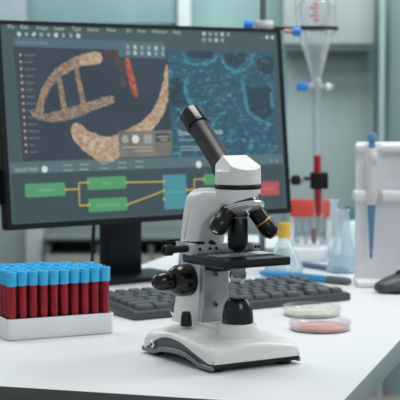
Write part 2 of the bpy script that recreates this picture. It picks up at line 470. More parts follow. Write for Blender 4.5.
    MB().lathe([(.0150, .010), (.0150, .0165), (.0128, .017), (.0124, .020), (.0124, .086), (0, .086)], p0, ax, 36).build('eyepiece_tube', tube_black, r)
    ep = MB().lathe([(.0136, .0855), (.0141, .0862), (.0141, .1085), (.0135, .1100), (.0105, .1104), (.0095, .1075), (0, .107)], p0, ax, 40).build('eyepiece', black_gloss, r)
    MB().lathe([(.0093, .1072), (.006, .1085), (0, .109)], p0, ax, 28).build('eye_lens', glass('lens_glass'), ep)
    # nosepiece: world directions brought into the local frame
    Rm = Matrix.Rotation(-rz, 3, 'Z')
    oc = Vector((0, -OF, 0))
    Fv = Vector((0, -1, 0)); Sv = Vector((1, 0, 0)); Zv = Vector((0, 0, 1))
    al = rad(19)
    tc = oc + Fv * .0060 + Sv * .0030 + Zv * .1750
    ta = (Zv * math.cos(al) - Fv * math.sin(al))            # the turret leans forward
    tr = MB().lathe([(0, -.0050), (.0130, -.0052), (.0195, -.0040), (.0238, -.0010), (.0247, .0018), (.0240, .0036), (.0, .0036)], tc, ta, 48).build('nosepiece', mat('nose_white', (.66, .68, .70), .14, .45, noise=.02), r)
    MB().lathe([(.0233, .0034), (.0238, .0046), (.0225, .0075), (.012, .0085), (0, .0085)], tc, ta, 44).build('nosepiece_ring', black_gloss, tr)
    def objective(o_, direction, prof_):
        return MB().lathe(prof_, o_, Vector(direction).normalized(), 36).build('objective', mat('objective_black', (.005, .005, .006), .28, spec=.35, noise=.1, nscale=80), r, smooth=40)
    def oring(ob, o_, direction, ra, za, zb, m_):
        MB().lathe([(ra, za), (ra + .0003, za + .0003), (ra + .0003, zb - .0003), (ra, zb)], o_, Vector(direction).normalized(), 36, caps=False).build('ring', m_, ob)
    t1 = oc + Zv * .1796; d1 = -Zv
    o1 = objective(t1, d1, [(.0090, 0), (.0108, .001), (.0108, .0168), (.0114, .0178), (.0114, .0440), (.0106, .0482), (.0084, .0508), (.0056, .0513), (.0050, .0536), (0, .0536)])
    oring(o1, t1, d1, .0108, .0060, .0112, bronze); oring(o1, t1, d1, .0108, .0128, .0146, trim_grey)
    t2 = tc + Sv * .0130 + Fv * .005 - Zv * .002; d2 = Sv * .50 + Fv * .28 - Zv * .80
    o2 = objective(t2, d2, [(.0088, 0), (.0096, .001), (.0096, .0135), (.0100, .0140), (.0100, .0265), (.0088, .0315), (.0062, .0335), (.0055, .0355), (0, .0355)])
    oring(o2, t2, d2, .0099, .0140, .0156, brass); oring(o2, t2, d2, .0058, .0336, .0346, brass)
    t3 = tc - Sv * .0195 - Fv * .0030 - Zv * .002; d3 = -Sv * .60 + Fv * .12 - Zv * .76
    o3 = objective(t3, d3, [(.0090, 0), (.0104, .001), (.0104, .0130), (.0107, .0135), (.0107, .0210), (.0090, .0262), (.0058, .0280), (0, .0280)])
    MB().lathe([(.0034, .0279), (.0030, .0298), (0, .0302)], t3, d3, 16).build('front_lens', chrome, o3)
    return r
microscope()
def glass_slide():
    rz = rad(31.5)
    M = Matrix.Translation((.0206, 1.648, TZ)) @ Matrix.Rotation(rz, 4, 'Z')
    p = M @ Vector((.004, -.0415, .12305))
    r = empty('glass_slide', p, rz)
    tag(r, 'thin clear glass slide lying on the black microscope stage under the lens', 'glass slide')
    MB().box((0, 0, .0006), (.074, .025, .0011), .0002).build('slide', glass('slide_glass', (.85, .89, .92), (.6, .66, .7), .5, .22, .3), r)
    MB().box((.027, 0, .0012), (.018, .024, .0002)).build('frosted_end', mat('frosted', (.55, .60, .64), .4), r)
    MB().box((-.004, 0, .0013), (.018, .018, .0003)).build('cover_slip', glass('slip_glass', (.9, .93, .95), (.75, .8, .85), .4, .15), r)
glass_slide()

# ------------------------------------------------------------------ blood tube rack
RY = rad(25.5)
RFL = Vector((-.2366, 1.7600))
rex = Vector((math.cos(RY), math.sin(RY))); rey = Vector((-math.sin(RY), math.cos(RY)))
NC, NR, PIT = 10, 7, .0137
RW, RD, RH = .1425, NR * PIT + .010, .0262
def tube_rack():
    c = RFL + rex * RW / 2 + rey * RD / 2
    r = empty('test_tube_rack', (c.x, c.y, TZ), RY)
    tag(r, 'white plastic rack tray filled with blue capped blood tubes', 'test tube rack')
    m = mat('rack_white', (.80, .80, .81), .42, noise=.02, nscale=60)
    mb = MB(); b = bmesh.new()
    O = rrect(RW / 2, RD / 2, .006); I = rrect(RW / 2 - .0022, RD / 2 - .0022, .0045)
    n = len(O)
    def ring(P, z, k=1.0): return [b.verts.new((x * k, y * k, z)) for x, y in P]
    R = [ring(O, .0004, .985), ring(O, .0012), ring(O, RH - .001), ring(rrect(RW / 2 - .0008, RD / 2 - .0008, .0055), RH), ring(I, RH), ring(I, .0030)]
    for A, B in zip(R, R[1:]):
        for k in range(n): b.faces.new([A[k], A[(k + 1) % n], B[(k + 1) % n], B[k]])
    b.faces.new(R[0][::-1]); b.faces.new(R[-1])
    mb.add(b); mb.build('tray', m, r, smooth=40)
tube_rack()
blood_m = mat('blood', (.36, .001, .014), .2, noise=.4, nscale=110, coat=.1, spec=.3)
cap_m = mat('cap_blue', (.04, .47, .80), .42, noise=.05, nscale=300)
tglass = glass('tube_glass', (.98, .95, .95), (.45, .14, .18), .34, .0, .10)
ORD = ['front', 'second', 'third', 'fourth', 'fifth', 'sixth', 'seventh', 'eighth', 'ninth', 'tenth', 'eleventh']
def make_tube():
    r = empty('blood_tube', (0, 0, 0))
    MB().lathe([(0, 0), (.003, .0006), (.0053, .003), (.0056, .006), (.0056, .068), (0, .068)], n=18).build('glass_tube', tglass, r, smooth=60)
    MB().lathe([(0, .001), (.003, .0016), (.0047, .004), (.0050, .007), (.0050, .0632), (0, .0632)], n=16).build('blood', blood_m, r, smooth=60)
    mb = MB()
    n = 40
    prof = [(.0060, .0630), (.0064, .0636), (.0064, .0800), (.0060, .0808), (.0048, .0810), (.0045, .0800), (0, .0798)]
    rings = []
    for rr_, z in prof:
        if rr_ == 0: rings.append([mb.bm.verts.new((0, 0, z))]); continue
        rings.append([mb.bm.verts.new(((rr_ + (.00016 if k % 2 else 0)) * math.cos(2 * math.pi * k / n), (rr_ + (.00016 if k % 2 else 0)) * math.sin(2 * math.pi * k / n), z)) for k in range(n)])
    for a, b in zip(rings, rings[1:]):
        for k in range(n):
            j = (k + 1) % n
            mb.bm.faces.new([a[k], a[j], b[0]] if len(b) == 1 else [a[k], a[j], b[j], b[k]])
    mb.bm.faces.new(rings[0][::-1])
    mb.build('cap', cap_m, r, smooth=40)
    return r
proto = make_tube(); first = True
for row in range(NR):
    for c in range(NC):
        if row >= 5 and c >= NC - (row - 4) * 2: continue
        t = proto if first else copy_tree(proto)
        first = False
        p = RFL + rex * (.0096 + c * PIT) + rey * (.0092 + row * PIT)
        t.location = (p.x, p.y, TZ + .0032 + random.uniform(-.0003, .0008))
        t.rotation_euler = (0, 0, random.uniform(0, 6))
        k = NC - c
        side = ('at the right end' if k == 1 else f'{ORD[k - 1]} from the right end') if c >= 5 else ('at the left end' if c == 0 else f'{ORD[c]} from the left end')
        rowp = 'front row' if row == 0 else ('back row' if row == NR - 1 else f'{ORD[row]} row from the front')
        tag(t, f'blue capped blood tube, {rowp}, {side}', 'test tube', 'blood tubes in the white rack')

# ------------------------------------------------------------------ keyboard
def keyboard():
    yaw = rad(31.8)
    fl = on(135, 321)
    r = empty('keyboard', (fl.x, fl.y, TZ), yaw)
    tag(r, 'dark grey computer keyboard lying on the desk behind the microscope', 'keyboard')
    Lk, Dk = .362, .128
    body = mat('keyboard_body', (.050, .056, .062), .42, noise=.1, nscale=100)
    keym = mat('keyboard_key', (.078, .090, .100), .38, noise=.08, nscale=100)
    MB().prism([(0, .0008), (-.001, .003), (0, .0105), (.004, .0120), (Dk - .003, .0200), (Dk, .018), (Dk, .0008)], 0, Lk, .0015, 2).build('case', body, r)
    sl = math.atan2(.008, Dk - .007)
    ncol = 16; pitch = (Lk - .016) / ncol
    k0 = {}
    def key(wu):
        w = wu * pitch - .0032; dd = .0152
        b = bmesh.new()
        bmesh.ops.create_cube(b, size=1.0)
        for v in b.verts:
            tp = v.co.z > 0
            v.co.x *= (w - (.0034 if tp else 0)); v.co.y *= (dd - (.0034 if tp else 0)); v.co.z = .0062 if tp else 0
        bmesh.ops.bevel(b, geom=b.edges[:], offset=.0007, segments=2, profile=.5, affect='EDGES')
        mb = MB(); mb.add(b); return mb
    rows_ = [[1.25, 1.25, 1.25, 5, 1.25, 1.25, 1.25, .5, 1, 1, 1],
             [2.25] + [1] * 10 + [.75, .5, 1, .5, 0],
             [1.75] + [1] * 11 + [1.25, 0, 1, 1],
             [1.5] + [1] * 12 + [.5, 1], [1] * 16, [1] * 16]
    for ri, rw in enumerate(rows_):
        x = .008; y = .0135 + ri * .0196
        for w in rw:
            if w >= .75 and x + w * pitch <= Lk - .006:
                if w not in k0:
                    o = key(w).build('key', keym, r); k0[w] = o
                else:
                    o = k0[w].copy(); COL.objects.link(o)
                o.location = (x + w * pitch / 2, y, .0123 + (y - .004) * math.tan(sl))
                o.rotation_euler = (sl + rad(3), 0, 0)
            x += max(w, .25) * pitch
keyboard()

# ------------------------------------------------------------------ monitor
MA, MT = rad(35.743), rad(5.771)
MW, MH = .54, .3126
MC = Vector((-.0728, 2.3060, TZ - .305 + .305 + .256))
def screen_mat(name, col, es=1.0, tex=None):
    if name in MATS: return MATS[name]
    m = bpy.data.materials.new(name); m.use_nodes = True
    nt = m.node_tree; b = nt.nodes['Principled BSDF']
    b.inputs['Base Color'].default_value = (.012, .014, .016, 1); b.inputs['Roughness'].default_value = .38
    b.inputs['Specular IOR Level'].default_value = .3
    b.inputs['Emission Strength'].default_value = es
    b.inputs['Emission Color'].default_value = (*col, 1)
    if tex: tex(nt, b)
    MATS[name] = m; return m
def tex_noise(stops, scale, stretch=(1, 1, 1), detail=5, distort=0):
    def f(nt, b):
        tc = nt.nodes.new('ShaderNodeTexCoord'); mp = nt.nodes.new('ShaderNodeMapping')
        mp.inputs['Scale'].default_value = stretch
        n = nt.nodes.new('ShaderNodeTexNoise'); n.inputs['Scale'].default_value = scale
        n.inputs['Detail'].default_value = detail; n.inputs['Distortion'].default_value = distort
        rp = nt.nodes.new('ShaderNodeValToRGB')
        while len(rp.color_ramp.elements) < len(stops): rp.color_ramp.elements.new(.5)
        for e, (p, c) in zip(rp.color_ramp.elements, stops): e.position = p; e.color = (*c, 1)
        nt.links.new(tc.outputs['Object'], mp.inputs['Vector']); nt.links.new(mp.outputs['Vector'], n.inputs['Vector'])
        nt.links.new(n.outputs['Fac'], rp.inputs['Fac']); nt.links.new(rp.outputs['Color'], b.inputs['Emission Color'])
    return f
def monitor():
    w = Vector((math.cos(MA), math.sin(MA), 0)); back = Vector((-math.sin(MA), math.cos(MA), 0))
    up = Vector((-math.sin(MA) * math.sin(MT), math.cos(MA) * math.sin(MT), math.cos(MT)))
    n = w.cross(up)
    base_p = on(120, 286)
    base_p = Vector((MC.x, MC.y, 0)) + back * .085 - w * .006
    r = empty('monitor', (base_p.x, base_p.y, TZ), MA)
    tag(r, 'black desktop monitor on a stand showing a dark editing program', 'monitor')
    Ri = Matrix.Rotation(-MA, 4, 'Z')
    pc = Ri @ (MC - Vector((base_p.x, base_p.y, TZ)))
    PM = Matrix.Translation(pc) @ Matrix.Rotation(-MT, 4, 'X')
    bez = mat('bezel_black', (.006, .010, .012), .45, noise=.1, nscale=60, spec=.2)
    def child(o): o.matrix_local = PM; return o
    def ub(x0, x1, y0, y1): return 0
    # housing and front frame
    mb = MB()
    mb.box((0, .0145, 0), (MW, .020, MH), .004)
    mb.box((0, .032, -.02), (.34, .026, .20), .010)
    hs = child(mb.build('housing', bez, r))
    fr = MB(); b = bmesh.new()
    O = [(-MW / 2, -MH / 2), (MW / 2, -MH / 2), (MW / 2, MH / 2), (-MW / 2, MH / 2)]
    I = [(-.2640, -.1475), (.2635, -.1475), (.2635, .1505), (-.2640, .1505)]
    vO = [b.verts.new((x, 0, z)) for x, z in O]; vI = [b.verts.new((x, 0, z)) for x, z in I]
    wO = [b.verts.new((x, .004, z)) for x, z in O]; wI = [b.verts.new((x, .004, z)) for x, z in I]
    for k in range(4):
        j = (k + 1) % 4
        b.faces.new([vO[k], vO[j], vI[j], vI[k]]); b.faces.new([vO[k], wO[k], wO[j], vO[j]]); b.faces.new([vI[k], vI[j], wI[j], wI[k]]); b.faces.new([wO[k], wI[k], wI[j], wO[j]])
    fr.add(b); child(fr.build('bezel', bez, r, smooth=0))
    child(MB().box((-MW / 2 - .0042, .022, -.091), (.0085, .016, .054), .002).build('side_button', bez, r))
    # stand
    MB().box((-.004, 0, .135), (.064, .034, .262), .004).build('stand_column', mat('stand_black', (.006, .009, .011), .45, noise=.1, spec=.2), r)
    MB().box((0, .0 - .02, .0045), (.155, .105, .008), .003).build('stand_base', MATS['stand_black'], r)
    MB().box((.0 + pc.x * .5, -.030, .25), (.07, .04, .07), .006).build('mount', MATS['stand_black'], r)
    # cable hanging beside the column
    pts = [(-.050 + .014 * t, .016 + .004 * t, .008 + .20 * t) for t in [k / 14 for k in range(15)]]
    MB().sweep(pts, .0030).build('cable', black_matt, r)
    # ---------------- the picture on the screen (one mesh, many materials)
    mats = []; sm = MB()
    def uvw(px, py, lay=0):
        ry_ = ray(px, py); C0 = Vector((0, 0, CAMH))
        s = ((MC - C0).dot(n)) / ry_.dot(n); P = C0 + ry_ * s - MC
        return Vector((P.dot(w), .0030 - .00006 * lay, P.dot(up)))
    def use(m):
        if m not in mats: mats.append(m)
        sm.mi = mats.index(m)
    def rect(u0, v0, u1, v1, m, lay):
        use(m); y = .0030 - .00006 * lay
        sm.flat([(u0, y, v0), (u1, y, v0), (u1, y, v1), (u0, y, v1)])
    def quad(pts, m, lay):
        use(m); sm.flat([uvw(x, y, lay) for x, y in pts])
    def rr_(u0, v0, u1, v1, rad_, m, lay):
        use(m); y = .0030 - .00006 * lay
        P = rrect((u1 - u0) / 2, (v1 - v0) / 2, rad_, 4)
        sm.flat([((u0 + u1) / 2 + a, y, (v0 + v1) / 2 + b_) for a, b_ in P])
    def strip(pts, wid, m, lay, uv=False):
        use(m)
        P = [Vector((p[0], .0030 - .00006 * lay, p[1])) if uv else uvw(p[0], p[1], lay) for p in pts]
        W_ = wid if isinstance(wid, (list, tuple)) else [wid] * len(P)
        L = []; Rr = []
        for i, p in enumerate(P):
            t = (P[min(i + 1, len(P) - 1)] - P[max(i - 1, 0)]).normalized(); nn = Vector((-t.z, 0, t.x))
            L.append(p + nn * W_[i] / 2); Rr.append(p - nn * W_[i] / 2)
        for i in range(len(P) - 1):
            sm.flat([L[i], L[i + 1], Rr[i + 1], Rr[i]])
        return P
    def disc(px, py, rad_u, m, lay, k=12, uv=None):
        use(m); c = uvw(px, py, lay) if uv is None else Vector((uv[0], .0030 - .00006 * lay, uv[1]))
        sm.flat([c + Vector((rad_u * math.cos(2 * math.pi * i / k), 0, rad_u * math.sin(2 * math.pi * i / k))) for i in range(k)])
    def smooth_path(P, sub=6):
        out = []
        for i in range(len(P) - 1):
            p0 = P[max(i - 1, 0)]; p1 = P[i]; p2 = P[i + 1]; p3 = P[min(i + 2, len(P) - 1)]
            for s in range(sub):
                t = s / sub
                out.append(tuple(.5 * (2 * p1[k] + (p2[k] - p0[k]) * t + (2 * p0[k] - 5 * p1[k] + 4 * p2[k] - p3[k]) * t * t + (3 * p1[k] - p0[k] - 3 * p2[k] + p3[k]) * t ** 3) for k in range(len(p1))))
        out.append(P[-1]); return out
    def text(s, u, v, size, m, lay, align='LEFT'):
        use(m)
        cu = bpy.data.curves.new('t', 'FONT'); cu.body = s; cu.size = size; cu.align_x = align; cu.resolution_u = 2
        ob = bpy.data.objects.new('t', cu)
        me = bpy.data.meshes.new_from_object(ob)
        bb = bmesh.new(); bb.from_mesh(me)
        for vv in bb.verts: vv.co = Vector((u + vv.co.x, .0030 - .00006 * lay, v + vv.co.y))
        sm.add(bb)
        bpy.data.objects.remove(ob); bpy.data.curves.remove(cu); bpy.data.meshes.remove(me)
    slate = screen_mat('ui_slate', (.052, .088, .098))
    slate2 = screen_mat('ui_slate_lower', (.040, .068, .076))
    bar = screen_mat('ui_bar', (.090, .150, .172))
    tab = screen_mat('ui_tab', (.075, .135, .165))
    navy = screen_mat('ui_navy', (.030, .048, .066), tex=tex_noise([(.3, (.022, .036, .052)), (.7, (.042, .062, .085))], 9))
    pale = screen_mat('ui_pale', (.42, .50, .50)); dim = screen_mat('ui_dim', (.24, .31, .32)); white = screen_mat('ui_white', (.62, .68, .66))
    amber = screen_mat('ui_amber', (.44, .30, .19))
    green = screen_mat('ui_green', (.075, .30, .135)); cyan = screen_mat('ui_cyan', (.06, .26, .31)); red = screen_mat('ui_red', (.42, .075, .085))
    gtext = screen_mat('ui_gtext', (.22, .50, .28)); ctext = screen_mat('ui_ctext', (.14, .42, .48)); rtext = screen_mat('ui_rtext', (.60, .22, .22))
    yellow = screen_mat('ui_yellow', (.42, .36, .07))
    rect(-.2645, -.148, .2640, .151, slate, 0)
    rect(-.2575, -.1445, .2570, -.0725, slate2, 1)
    # menu words and tool icons
    for s, px, py in (('File', 12, 28.2), ('Edit', 25.5, 28.6), ('Image', 43, 29.2), ('Layer', 60.5, 29.8), ('Type', 77.5, 30.4), ('Select', 94, 31), ('Filter', 112.5, 31.6), ('3D', 130, 32.2), ('View', 143, 32.5), ('Window', 160.5, 33), ('Help', 178, 33.5)):
        p = uvw(px, py); text(s, p.x, p.z, .0086, pale, 2, 'CENTER')
    for i in range(9):
        px = 20 + i * 7.4; p = uvw(px, 33.8 + i * .22)
        if i in (2,): strip([(px - 1.6, 35.4), (px + 1.8, 32.6)], .0045, pale, 2)
        elif i in (6, 7): rect(p.x - .0026, p.z - .0032, p.x + .0026, p.z + .0032, dim, 2)
        elif i == 3: rect(p.x - .003, p.z - .003, p.x + .003, p.z + .003, dim, 2)
        else: disc(px, 33.8 + i * .22, (.0038, .0032, 0, 0, .0034, .0040, 0, 0, .0040)[i], pale if i in (0, 5, 8) else white if i == 8 else dim, 2)
    # tab strip and picture area
    quad([(14.5, 46), (120, 49.5), (120, 40.5), (14, 37)], tab, 1)
    quad([(119, 56.5), (166, 58.5), (166, 42), (119, 40.5)], tab, 2)
    p = uvw(17, 43.4); text('Untitled document', p.x, p.z, .0070, dim, 3)
    for j in (0, 1):
        for i in range(6):
            px = 129 + i * 7; py = 46.6 + j * 5.6 + i * .35
            q = uvw(px, py); big = (i, j) in ((1, 0), (1, 1), (4, 0), (3, 1))
            rect(q.x - .0030, q.z - .0032, q.x + .0030, q.z + .0032, pale if big else dim, 3)
    for j in (0, 1):
        for i in range(5):
            if j and i == 4: continue
            px = 205 + i * 6.1; py = 33.4 + j * 6 + i * .2
            q = uvw(px, py); rect(q.x - .0032, q.z - .0030, q.x + .0032, q.z + .0030, pale if (i + j) % 3 == 0 else dim, 2)
    for i, px in enumerate((262.5, 268, 273.5)):
        q = uvw(px, 36.8 + i * .2); rect(q.x - .003, q.z - (.0008 if i == 0 else .003), q.x + .003, q.z + .003 * (i > 0), dim if i < 1 else pale, 2)
    quad([(24, 161), (173.5, 155.5), (168.5, 51.2), (14.2, 46.3)], navy, 1)
    # dark red haze and the glowing strand picture
    quad([(92, 50), (118, 51), (124, 66), (110, 58)], screen_mat('pic_haze', (.075, .022, .022), tex=tex_noise([(.35, (.035, .045, .06)), (.65, (.11, .03, .028))], 60)), 2)
    bead = [(.28, (.24, .155, .10)), (.45, (.38, .265, .175)), (.60, (.49, .375, .27)), (.78, (.56, .47, .35))]
    far_b = [(.30, (.13, .095, .08)), (.48, (.235, .168, .122)), (.64, (.34, .25, .175)), (.8, (.42, .32, .225))]
    strand = screen_mat('pic_strand', (.5, .4, .3), tex=tex_noise(bead, 190, detail=3))
    strand_far = screen_mat('pic_strand_far', (.3, .2, .15), tex=tex_noise(far_b, 210, detail=3))
    def jag(P, wid, m, lay, amp=.0016):
        P = smooth_path(P, 8)
        W_ = []
        for i in range(len(P)):
            t = i / (len(P) - 1); k = t * (len(wid) - 1); a = int(min(k, len(wid) - 2))
            W_.append(wid[a] + (wid[a + 1] - wid[a]) * (k - a) + random.uniform(-amp, amp))
        q = strip(P, W_, m, lay)
        for i in (0, -1): disc(P[i][0], P[i][1], W_[i] / 2, m, lay + .3)
        for i in range(2, len(P) - 2, 2):
            disc(P[i][0] + random.uniform(-.7, .7), P[i][1] + random.uniform(-.7, .7), W_[i] / 2 * random.uniform(.9, 1.12), m, lay + .05 + .01 * (i % 7), 10)
    jag([(38, 116), (41, 104), (46, 90), (54, 78), (66, 68), (80, 61), (97, 57.5)], [.007, .010, .012, .013, .015, .017, .020], strand_far, 3)
    jag([(98, 57.5), (92, 58.5), (84, 60.5)], [.019, .018, .015], strand, 3.6)
    jag([(34, 112), (44, 117), (60, 116), (78, 111), (95, 105), (112, 99.5)], [.008, .012, .016, .017, .015, .013], strand_far, 4)
    jag([(60.5, 80), (63, 95), (66, 113)], [.008, .0085, .009], strand_far, 3.3, .001)
    jag([(77.5, 70), (81.5, 90), (85.5, 108)], [.0085, .009, .010], strand_far, 3.3, .001)
    jag([(44.5, 94), (43, 104), (42, 115)], [.007, .007, .008], strand_far, 3.3, .001)
    jag([(78, 130), (86, 139), (97, 146), (109, 149), (122, 144), (134, 136), (146, 127)], [.022, .029, .036, .038, .034, .027, .020], strand, 5)
    jag([(146, 127), (155, 118), (162, 106), (165.3, 92), (167, 78), (167.6, 66)], [.021, .021, .019, .013, .008, .004], strand, 5.5)
    jag([(128, 60), (131, 72), (134.5, 86), (137, 96)], [.009, .012, .013, .006], screen_mat('pic_red', (.4, .1, .06), tex=tex_noise([(.35, (.20, .05, .04)), (.65, (.52, .13, .075))], 120)), 3, .001)
    jag([(120, 60), (122, 72), (125, 88)], [.012, .012, .006], screen_mat('pic_brown', (.07, .04, .04), tex=tex_noise([(.4, (.035, .045, .06)), (.65, (.13, .06, .05))], 120)), 2.5, .001)
    # olive caption plate
    olive = screen_mat('pic_olive', (.165, .155, .13), tex=tex_noise([(.35, (.13, .125, .11)), (.65, (.20, .185, .155))], 30))
    quad([(120, 157.6), (173.5, 155.6), (172.2, 130.3), (119.2, 131)], olive, 8)
    for px, c in ((126, dim), (136.3, white), (149, pale)):
        q = uvw(px, 139)
        if c is white: disc(px, 139, .0068, white, 9)
        elif c is pale: rr_(q.x - .0075, q.z - .0068, q.x + .0075, q.z + .0068, .001, screen_mat('ui_stone', (.32, .33, .30)), 9)
        else: disc(px, 139, .0065, screen_mat('ui_stone', (.32, .33, .30)), 9)
    quad([(156.5, 142), (171.5, 141.5), (171, 133), (156.5, 133)], screen_mat('pic_night', (.05, .06, .068)), 9)
    for (x0, x1, y) in ((158, 170, 136.5), (161, 168, 139.5), (123, 154, 147), (134, 155, 150.5)):
        strip([(x0, y + .3), (x1, y)], .0022, screen_mat('ui_stone', (.32, .33, .30)), 10)
    # list at the left of the picture
    for i in range(15):
        px = 21.2 + i * .42; py = 54.8 + i * 6.92
        disc(px, py, .0022, amber, 6)
        L = [12, 9, 12, 8, 9, 7.5, 9, 9, 9, 9, 9, 11, 11, 6, 8][i]
        strip([(px + 3.5, py + .15), (px + 3.5 + L, py + .25)], .0026, screen_mat('ui_list', (.10, .125, .14)), 6)
    # blue surface picture
    def surf(dark):
        def f(nt, b_):
            tc = nt.nodes.new('ShaderNodeTexCoord')
            mp = nt.nodes.new('ShaderNodeMapping'); mp.inputs['Scale'].default_value = (.6, 1, 1.25)
            nt.links.new(tc.outputs['Object'], mp.inputs['Vector'])
            n1 = nt.nodes.new('ShaderNodeTexNoise'); n1.inputs['Scale'].default_value = 115; n1.inputs['Detail'].default_value = 3; n1.inputs['Distortion'].default_value = .8
            try: n1.noise_type = 'RIDGED_MULTIFRACTAL'; n1.normalize = True
            except Exception: pass
            n2 = nt.nodes.new('ShaderNodeTexNoise'); n2.inputs['Scale'].default_value = 16
            nt.links.new(mp.outputs[0], n1.inputs['Vector']); nt.links.new(tc.outputs['Object'], n2.inputs['Vector'])
            mx = nt.nodes.new('ShaderNodeMath'); mx.operation = 'MULTIPLY'
            mr = nt.nodes.new('ShaderNodeMapRange'); mr.inputs['From Min'].default_value = .3; mr.inputs['From Max'].default_value = .7; mr.inputs['To Min'].default_value = .55; mr.inputs['To Max'].default_value = 1.2
            nt.links.new(n2.outputs['Fac'], mr.inputs['Value'])
            nt.links.new(n1.outputs['Fac'], mx.inputs[0]); nt.links.new(mr.outputs[0], mx.inputs[1])
            rp = nt.nodes.new('ShaderNodeValToRGB'); k = .35 if dark else 1
            st = [(.0, (.022, .075, .115)), (.12, (.035, .125, .18)), (.30, (.055, .21, .28)), (.55, (.09, .35, .44))]
            while len(rp.color_ramp.elements) < 4: rp.color_ramp.elements.new(.5)
            for e, (p_, c_) in zip(rp.color_ramp.elements, st): e.position = p_; e.color = (*([x * k + (.014, .022, .030)[i_] * (1 - k) for i_, x in enumerate(c_)]), 1)
            nt.links.new(mx.outputs[0], rp.inputs['Fac']); nt.links.new(rp.outputs[0], b_.inputs['Emission Color'])
        return f
    blue = screen_mat('pic_blue', (.05, .2, .28), tex=surf(False)); bdark = screen_mat('pic_blue_dark', (.02, .04, .06), tex=surf(True))
    bglow = screen_mat('pic_blue_glow', (.06, .30, .40), tex=tex_noise([(.35, (.035, .13, .19)), (.7, (.06, .29, .38))], 150))
    quad([(174.5, 157), (278.5, 154.5), (274.5, 51), (169.2, 50.5)], blue, 1)
    def blob(pts, m, lay):
        P = smooth_path(pts + [pts[0]], 6)[:-1]; quad(P, m, lay)
    for hole in ([(187, 51.2), (192, 57), (202, 59), (211, 57), (214, 51.2)], [(226, 53.5), (228, 62), (238, 66.5), (246, 62), (247, 53.5)], [(258, 57), (258, 67), (266, 73), (273.8, 72), (273.5, 57)],
                 [(171.5, 80), (178, 78), (187, 84), (189, 98), (184, 106), (172.5, 104)], [(246, 84), (256, 88), (270, 86), (274, 100), (271, 116), (258, 118), (249, 104)]):
        blob(hole, bdark, 2)
    for pth, w_ in (([(184, 53), (189, 62), (202, 64), (214, 61), (219, 53)], .006), ([(222, 56), (227, 66), (238, 71), (250, 66), (254, 56)], .006), ([(189, 76), (186, 88), (192, 104), (204, 116)], .008),
                    ([(243, 80), (246, 96), (250, 112), (264, 121)], .008), ([(272, 92), (273.5, 108)], .006)):
        jag(pth, [w_ * .5, w_, w_ * .5], bglow, 3, .0012)
    p = uvw(179.5, 135); text('Double Helix DNA', p.x, p.z, .0112, white, 5)
    for (x0, x1, y) in ((180, 206, 140), (181, 218, 147), (181, 214, 150)): strip([(x0, y), (x1, y - .8)], .0022, dim, 5)
    # bar between picture and node area
    rect(-.2605, -.0725, .2600, -.0555, bar, 2)
    p = uvw(16, 171.6); text('NODE TREE', p.x, p.z, .0072, pale, 3)
    disc(45.6, 169.2, .0052, white, 3)
    for i, px in enumerate((69, 85, 105, 123, 140)):
        for j in (0, 1):
            q = uvw(px, 165.2 + j * 5 - i * .9); rect(q.x - .008 + .001 * (i % 3), q.z - .0011, q.x + .008, q.z + .0011, dim, 3)
    disc(199.8, 164.3, .0058, white, 3)
    for px in (272, 278): disc(px, 160.5, .0022, dim, 3)
    # node graph
    def conn(P): strip(P, .0025, yellow, 3, uv=False)
    q = lambda px, py: (px, py)
    conn([(66, 189.6), (81, 188.8)]); conn([(80.6, 206), (79.8, 182.5)]); conn([(80, 182.8), (89, 182.4)]); conn([(80.5, 205.6), (90, 205)])
    conn([(127, 182.4), (164.5, 181.5)]); conn([(128, 204.5), (146, 198), (165, 190.5)]); conn([(188, 190), (195.5, 189)]); conn([(195.4, 189.6), (195, 179)]); conn([(195, 179.4), (205, 179)])
    rr_(-.2376, -.1087, -.1682, -.0882, .003, green, 5); rr_(-.1285, -.1018, -.0574, -.0824, .003, green, 5); rr_(-.1288, -.1360, -.058, -.1152, .003, green, 5)
    rr_(.012, -.1385, .0575, -.0832, .002, cyan, 5); rr_(.0925, -.1020, .150, -.0848, .003, green, 5); rr_(.185, -.1242, .2481, -.1012, .003, red, 5)
    text('Translation', -.2029, -.1009, .0072, gtext, 6, 'CENTER'); text('Noise', -.093, -.0944, .0072, gtext, 6, 'CENTER'); text('Displacement', -.0934, -.1280, .0072, gtext, 6, 'CENTER')
    text('Geometry', .035, -.113, .0070, ctext, 6, 'CENTER'); text('Output', .226, -.1150, .0072, rtext, 6, 'CENTER')
    for (px, py) in ((66.5, 189.5), (89, 182.3), (127.3, 182.4), (90, 205), (128.3, 204.6), (165, 181.6), (165, 190.5), (165, 199), (188, 190), (205, 179)): disc(px, py, .0026, yellow, 7)
    sb = sm.build('screen', mats, r, smooth=0, recalc=False)
    me = sb.data
    for p_ in me.polygons:
        if p_.normal.y > 0: p_.flip()
    child(sb)
monitor()

# ------------------------------------------------------------------ petri dishes
def petri(px, py, R, agar_col, label, name_m):
    c = on(px, py)
    r = empty('petri_dish', (c.x, c.y, TZ))
    tag(r, label, 'petri dish', 'petri dishes beside the microscope')
    g = glass('petri_glass', (.985, .99, .99), (.84, .87, .88), .13, .0, .11)
    MB().lathe([(0, .0004), (R - .0020, .0004), (R - .0006, .0012), (R - .0004, .0105), (R - .0016, .0105), (R - .0018, .0020), (0, .0018)], n=64).build('dish', g, r, smooth=40)
    MB().lathe([(R + .0003, .0052), (R + .0007, .0056), (R + .0007, .0128), (R, .0134), (0, .0134)], n=64, caps=False).build('lid', glass('petri_lid', (.988, .99, .992), (.88, .90, .91), .13, .0, .11), r, smooth=40)
    MB().lathe([(0, .0019), (R - .0019, .0019), (R - .0019, .0054), (R - .0040, .0046), (0, .0046)], n=64).build('agar', mat(name_m, agar_col, .3, noise=.25, nscale=60), r, smooth=40)
